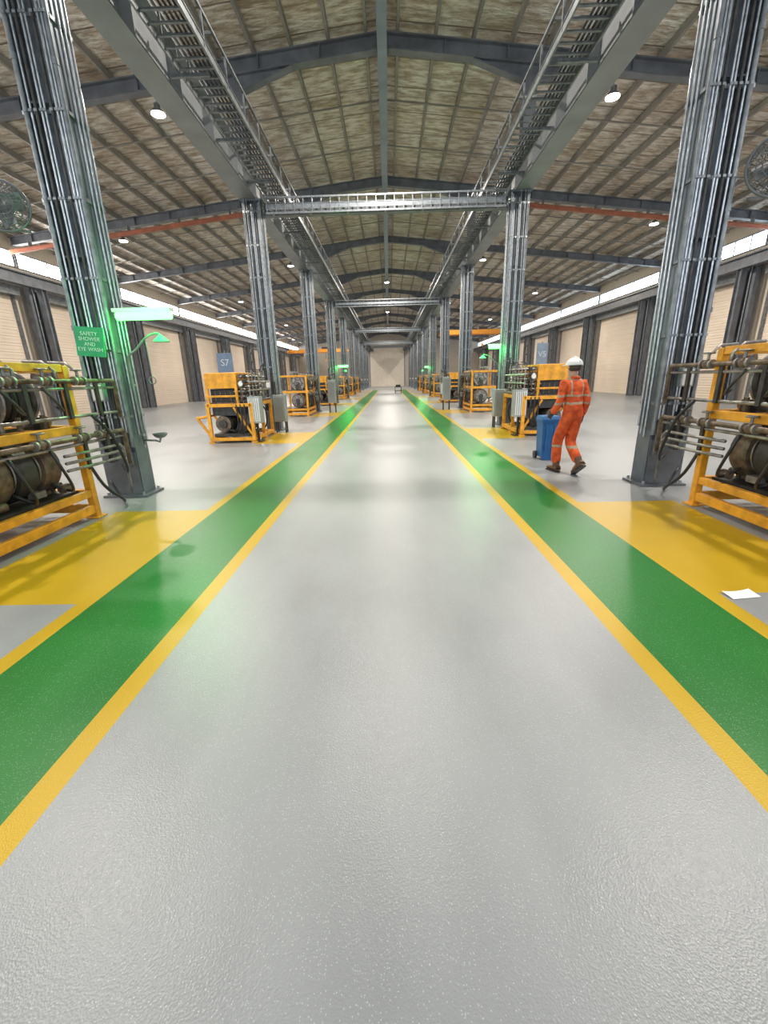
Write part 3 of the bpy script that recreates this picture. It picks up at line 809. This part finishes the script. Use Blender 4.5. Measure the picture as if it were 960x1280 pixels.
# ------------------------------------------------------------------ person
def coverall_mat():
    m=bpy.data.materials.new('hi_vis_coverall'); nt,N,L,b=nodes(m)
    tc=N.new('ShaderNodeTexCoord'); sp=N.new('ShaderNodeSeparateXYZ'); L.new(tc.outputs['Object'],sp.inputs['Vector'])
    def mth(op,a,bv=None):
        n=N.new('ShaderNodeMath'); n.operation=op
        if isinstance(a,(int,float)): n.inputs[0].default_value=a
        else: L.new(a,n.inputs[0])
        if bv is not None:
            if isinstance(bv,(int,float)): n.inputs[1].default_value=bv
            else: L.new(bv,n.inputs[1])
        return n.outputs[0]
    def band(v,lo,hi): return mth('MULTIPLY',mth('GREATER_THAN',v,lo),mth('LESS_THAN',v,hi))
    nz=N.new('ShaderNodeTexNoise'); nz.inputs['Scale'].default_value=9; L.new(tc.outputs['Object'],nz.inputs['Vector'])
    wob=mth('MULTIPLY',mth('SUBTRACT',nz.outputs['Fac'],.5),.06)
    z=mth('ADD',sp.outputs['Z'],wob); ax=mth('ABSOLUTE',sp.outputs['X'])
    f=mth('MAXIMUM',band(z,1.06,1.09),band(z,1.17,1.20))
    f=mth('MAXIMUM',f,band(z,.40,.435))
    f=mth('MAXIMUM',f,mth('MULTIPLY',band(ax,.08,.103),mth('GREATER_THAN',z,1.2)))
    cr=N.new('ShaderNodeValToRGB'); cr.color_ramp.elements[0].color=(.55,.06,.01,1); cr.color_ramp.elements[1].color=(.85,.13,.025,1)
    cr.color_ramp.elements[0].position=.35; cr.color_ramp.elements[1].position=.65
    L.new(nz.outputs['Fac'],cr.inputs['Fac'])
    mx=N.new('ShaderNodeMixRGB'); mx.inputs['Color2'].default_value=(.42,.33,.22,1); L.new(f,mx.inputs['Fac']); L.new(cr.outputs['Color'],mx.inputs['Color1'])
    L.new(mx.outputs['Color'],b.inputs['Base Color']); b.inputs['Roughness'].default_value=.75
    bp=N.new('ShaderNodeBump'); bp.inputs['Strength'].default_value=1.; bp.inputs['Distance'].default_value=.05
    L.new(nz.outputs['Fac'],bp.inputs['Height']); L.new(bp.outputs['Normal'],b.inputs['Normal'])
    return m
M_COV=coverall_mat()
def skin_obj(name,verts,edges,radii,m,parent,root=0,sub=2):
    me=bpy.data.meshes.new(name); me.from_pydata(verts,edges,[]); me.materials.append(m)
    o=bpy.data.objects.new(name,me); COL.objects.link(o); o.parent=parent
    sk=o.modifiers.new('skin','SKIN'); sk.use_smooth_shade=True
    for i,rd in enumerate(radii):
        v=me.skin_vertices[0].data[i]; v.radius=rd if isinstance(rd,tuple) else (rd,rd); v.use_root=(i==root)
    s2=o.modifiers.new('sub','SUBSURF'); s2.levels=sub; s2.render_levels=sub
    return o
P=empty('person',(2.78,6.62,0),(0,0,math.radians(14)))
J={ 'pel':(0,0,.93),'wa':(0,.015,1.06),'ch':(0,.045,1.24),'nb':(0,.055,1.39),'nk':(0,.075,1.46),
 'ls':(-.155,.055,1.365),'le':(-.215,.03,1.10),'lw':(-.215,.20,.915),'lh':(-.205,.27,.875),
 'rs':(.155,.045,1.365),'re':(.20,-.04,1.11),'rw':(.20,.05,.87),'rh':(.195,.07,.80),
 'lhp':(-.075,.01,.87),'lk':(-.095,.18,.50),'la':(-.09,.17,.11),
 'rhp':(.075,.0,.87),'rk':(.065,.09,.47),'ra':(.04,-.20,.20)}
names=['pel','wa','ch','nb','nk','ls','le','lw','lh','rs','re','rw','rh','lhp','lk','la','rhp','rk','ra']
V=[J[n] for n in names]; ix={n:i for i,n in enumerate(names)}
E=[('pel','wa'),('wa','ch'),('ch','nb'),('nb','nk'),('nb','ls'),('ls','le'),('le','lw'),('lw','lh'),('nb','rs'),('rs','re'),('re','rw'),('rw','rh'),
   ('pel','lhp'),('lhp','lk'),('lk','la'),('pel','rhp'),('rhp','rk'),('rk','ra')]
Ei=[(ix[a],ix[b]) for a,b in E]
rb={'pel':(.11,.085),'wa':(.11,.08),'ch':(.13,.09),'nb':(.07,.065),'nk':.052,'ls':.055,'le':.042,'lw':.028,'lh':.03,'rs':.055,'re':.042,'rw':.028,'rh':.03,
    'lhp':.07,'lk':.05,'la':.036,'rhp':.07,'rk':.05,'ra':.036}
Vb=list(V); Eb=list(Ei); Rb=[rb[n] for n in names]
def addv(p,par,rad):
    Vb.append(p); Rb.append(rad); Eb.append((par,len(Vb)-1)); return len(Vb)-1
h1=addv((0,.09,1.53),ix['nk'],(.062,.068)); h2=addv((0,.087,1.60),h1,(.074,.088)); h3=addv((0,.08,1.655),h2,(.06,.072))
addv((0,.19,1.56),h1,.012)
addv((-.09,.08,1.575),h2,.014); addv((.09,.08,1.575),h2,.014)
addv((-.09,.26,.05),ix['la'],.03); addv((.04,-.10,.07),ix['ra'],.03)
skin_obj('body',Vb,Eb,Rb,M_SKIN,P)
cn=[n for n in names if n not in('nk','lh','rh')]; ci={n:i for i,n in enumerate(cn)}
rc={'pel':(.14,.125),'wa':(.138,.122),'ch':(.158,.13),'nb':(.10,.085),'ls':.074,'le':.060,'lw':.048,'rs':.074,'re':.060,'rw':.048,
    'lhp':.098,'lk':.086,'la':.076,'rhp':.098,'rk':.086,'ra':.076}
skin_obj('coverall',[J[n] for n in cn],[(ci[a],ci[b]) for a,b in E if a in ci and b in ci],[rc[n] for n in cn],M_COV,P)
MB().torus((0,.06,1.435),(0,.1,1),.072,.022,M_COV,20,8).obj('collar',P)
mb=MB(); mb.ell((0,.08,1.625),(.112,.135,.10),M_WHITE,24,8,0,90); mb.cyl((0,.085,1.618),(0,.085,1.63),.128,M_WHITE,24)
mb.box((0,.21,1.622),(.15,.09,.012),M_WHITE); mb.tube([(0,-.045,1.66),(0,.015,1.715),(0,.085,1.735),(0,.155,1.715),(0,.205,1.66)],.012,M_WHITE,8)
mb.obj('hard_hat',P)
mb=MB(); mb.ell((0,.06,1.585),(.088,.098,.065),M_HAIR,18,8,-50,60); mb.obj('hair',P)
mb=MB()
for q in (-1,1): mb.ell((q*.032,.167,1.592),(.013,.01,.010),M_WHITE,10,6); mb.ell((q*.032,.175,1.592),(.006,.004,.006),M_DARK,8,6)
mb.obj('eyes',P)
MB().ell((0,.173,1.515),(.024,.008,.006),mat('lips',(.4,.16,.13),.5),10,6).obj('mouth',P)
def glove(w,hd,side):
    w=Vector(w); hd=Vector(hd); d=(hd-w).normalized(); f=Vector((0,1,0)); f=(f-d*f.dot(d)).normalized(); inn=Vector((side,0,0)); inn=(inn-d*inn.dot(d)-f*inn.dot(f)).normalized()
    mb=MB(); mb.tube([w-d*.02,w+d*.02,w+d*.06,w+d*.10],[.034,.036,.04,.034],M_GLOVE,10)
    for i,(o,l) in enumerate(((-.03,.058),(-.010,.075),(.011,.082),(.031,.07))):
        b0=w+d*.095+f*o; mb.tube([b0-d*.02,b0,b0+d*l*.5+inn*.012,b0+d*l*.85+inn*.035,b0+d*l*.9+inn*.055],[.011,.011,.010,.009,.006],M_GLOVE,8)
    b0=w+d*.035+f*.03; mb.tube([b0,b0+f*.025+d*.02+inn*.01,b0+f*.035+d*.05+inn*.025,b0+f*.03+d*.07+inn*.035],[.013,.012,.011,.007],M_GLOVE,8)
    mb.obj('glove',P)
glove(J['lw'],J['lh'],1); glove(J['rw'],J['rh'],-1)
def boot(p,pitch):
    R=Matrix.Rotation(pitch,4,'X')
    mb=MB()
    prof=[(-.085,.0,.055),(-.07,.01,.062),(0,.0,.055),(.07,-.01,.05),(.14,-.02,.052),(.19,-.03,.04),(.205,-.035,.02)]
    hts=[.06,.10,.10,.075,.06,.05,.03]; vs=[]; n=10
    for (y,_,w),ht in zip(prof,hts):
        for i in range(n):
            a=2*math.pi*i/n; vs.append((w*math.cos(a)*.85,y,-.075+ht*.5+ht*.5*math.sin(a)))
    fs=[(k*n+i,k*n+(i+1)%n,(k+1)*n+(i+1)%n,(k+1)*n+i) for k in range(len(prof)-1) for i in range(n)]+[tuple(range(n)),tuple(range((len(prof)-1)*n,len(prof)*n))[::-1]]
    mb.add(vs,fs,M_BOOT,True); mb.cyl((0,-.01,-.03),(0,-.015,.09),.05,M_BOOT,12,.058)
    mb.box((0,.055,-.083),(.088,.27,.02),M_DARK)
    mb.v=[tuple(R@Vector(v)+Vector(p)) for v in mb.v]
    mb.obj('boot',P)
boot((-.09,.175,.095),0)
boot((.04,-.21,.19),math.radians(-38))
top(P,'person in orange hi-vis coverall and white hard hat walking past','person')

# ------------------------------------------------------------------ camera
f=530.; h=1.5
d=Vector((6/f,167/f,-1)); rr=math.radians(1.5)
u=Vector((-math.sin(rr),math.cos(rr),0)); u.z=(u.x*d.x+u.y*d.y)
d.normalize(); u.normalize(); rt=d.cross(u).normalized()
R=Matrix((rt,d,u)).to_4x4()
cam=bpy.data.cameras.new('camera'); co=bpy.data.objects.new('camera',cam); COL.objects.link(co)
co.matrix_world=Matrix.Translation((0,0,h))@R
cam.sensor_fit='VERTICAL'; cam.sensor_height=36; cam.lens=f*36/1280; cam.clip_end=300; cam.clip_start=.05
S.camera=co

# ------------------------------------------------------------------ world
w=bpy.data.worlds.new('World'); S.world=w; w.use_nodes=True
bg=w.node_tree.nodes['Background']; bg.inputs[0].default_value=(.80,.90,1,1); bg.inputs[1].default_value=1.5
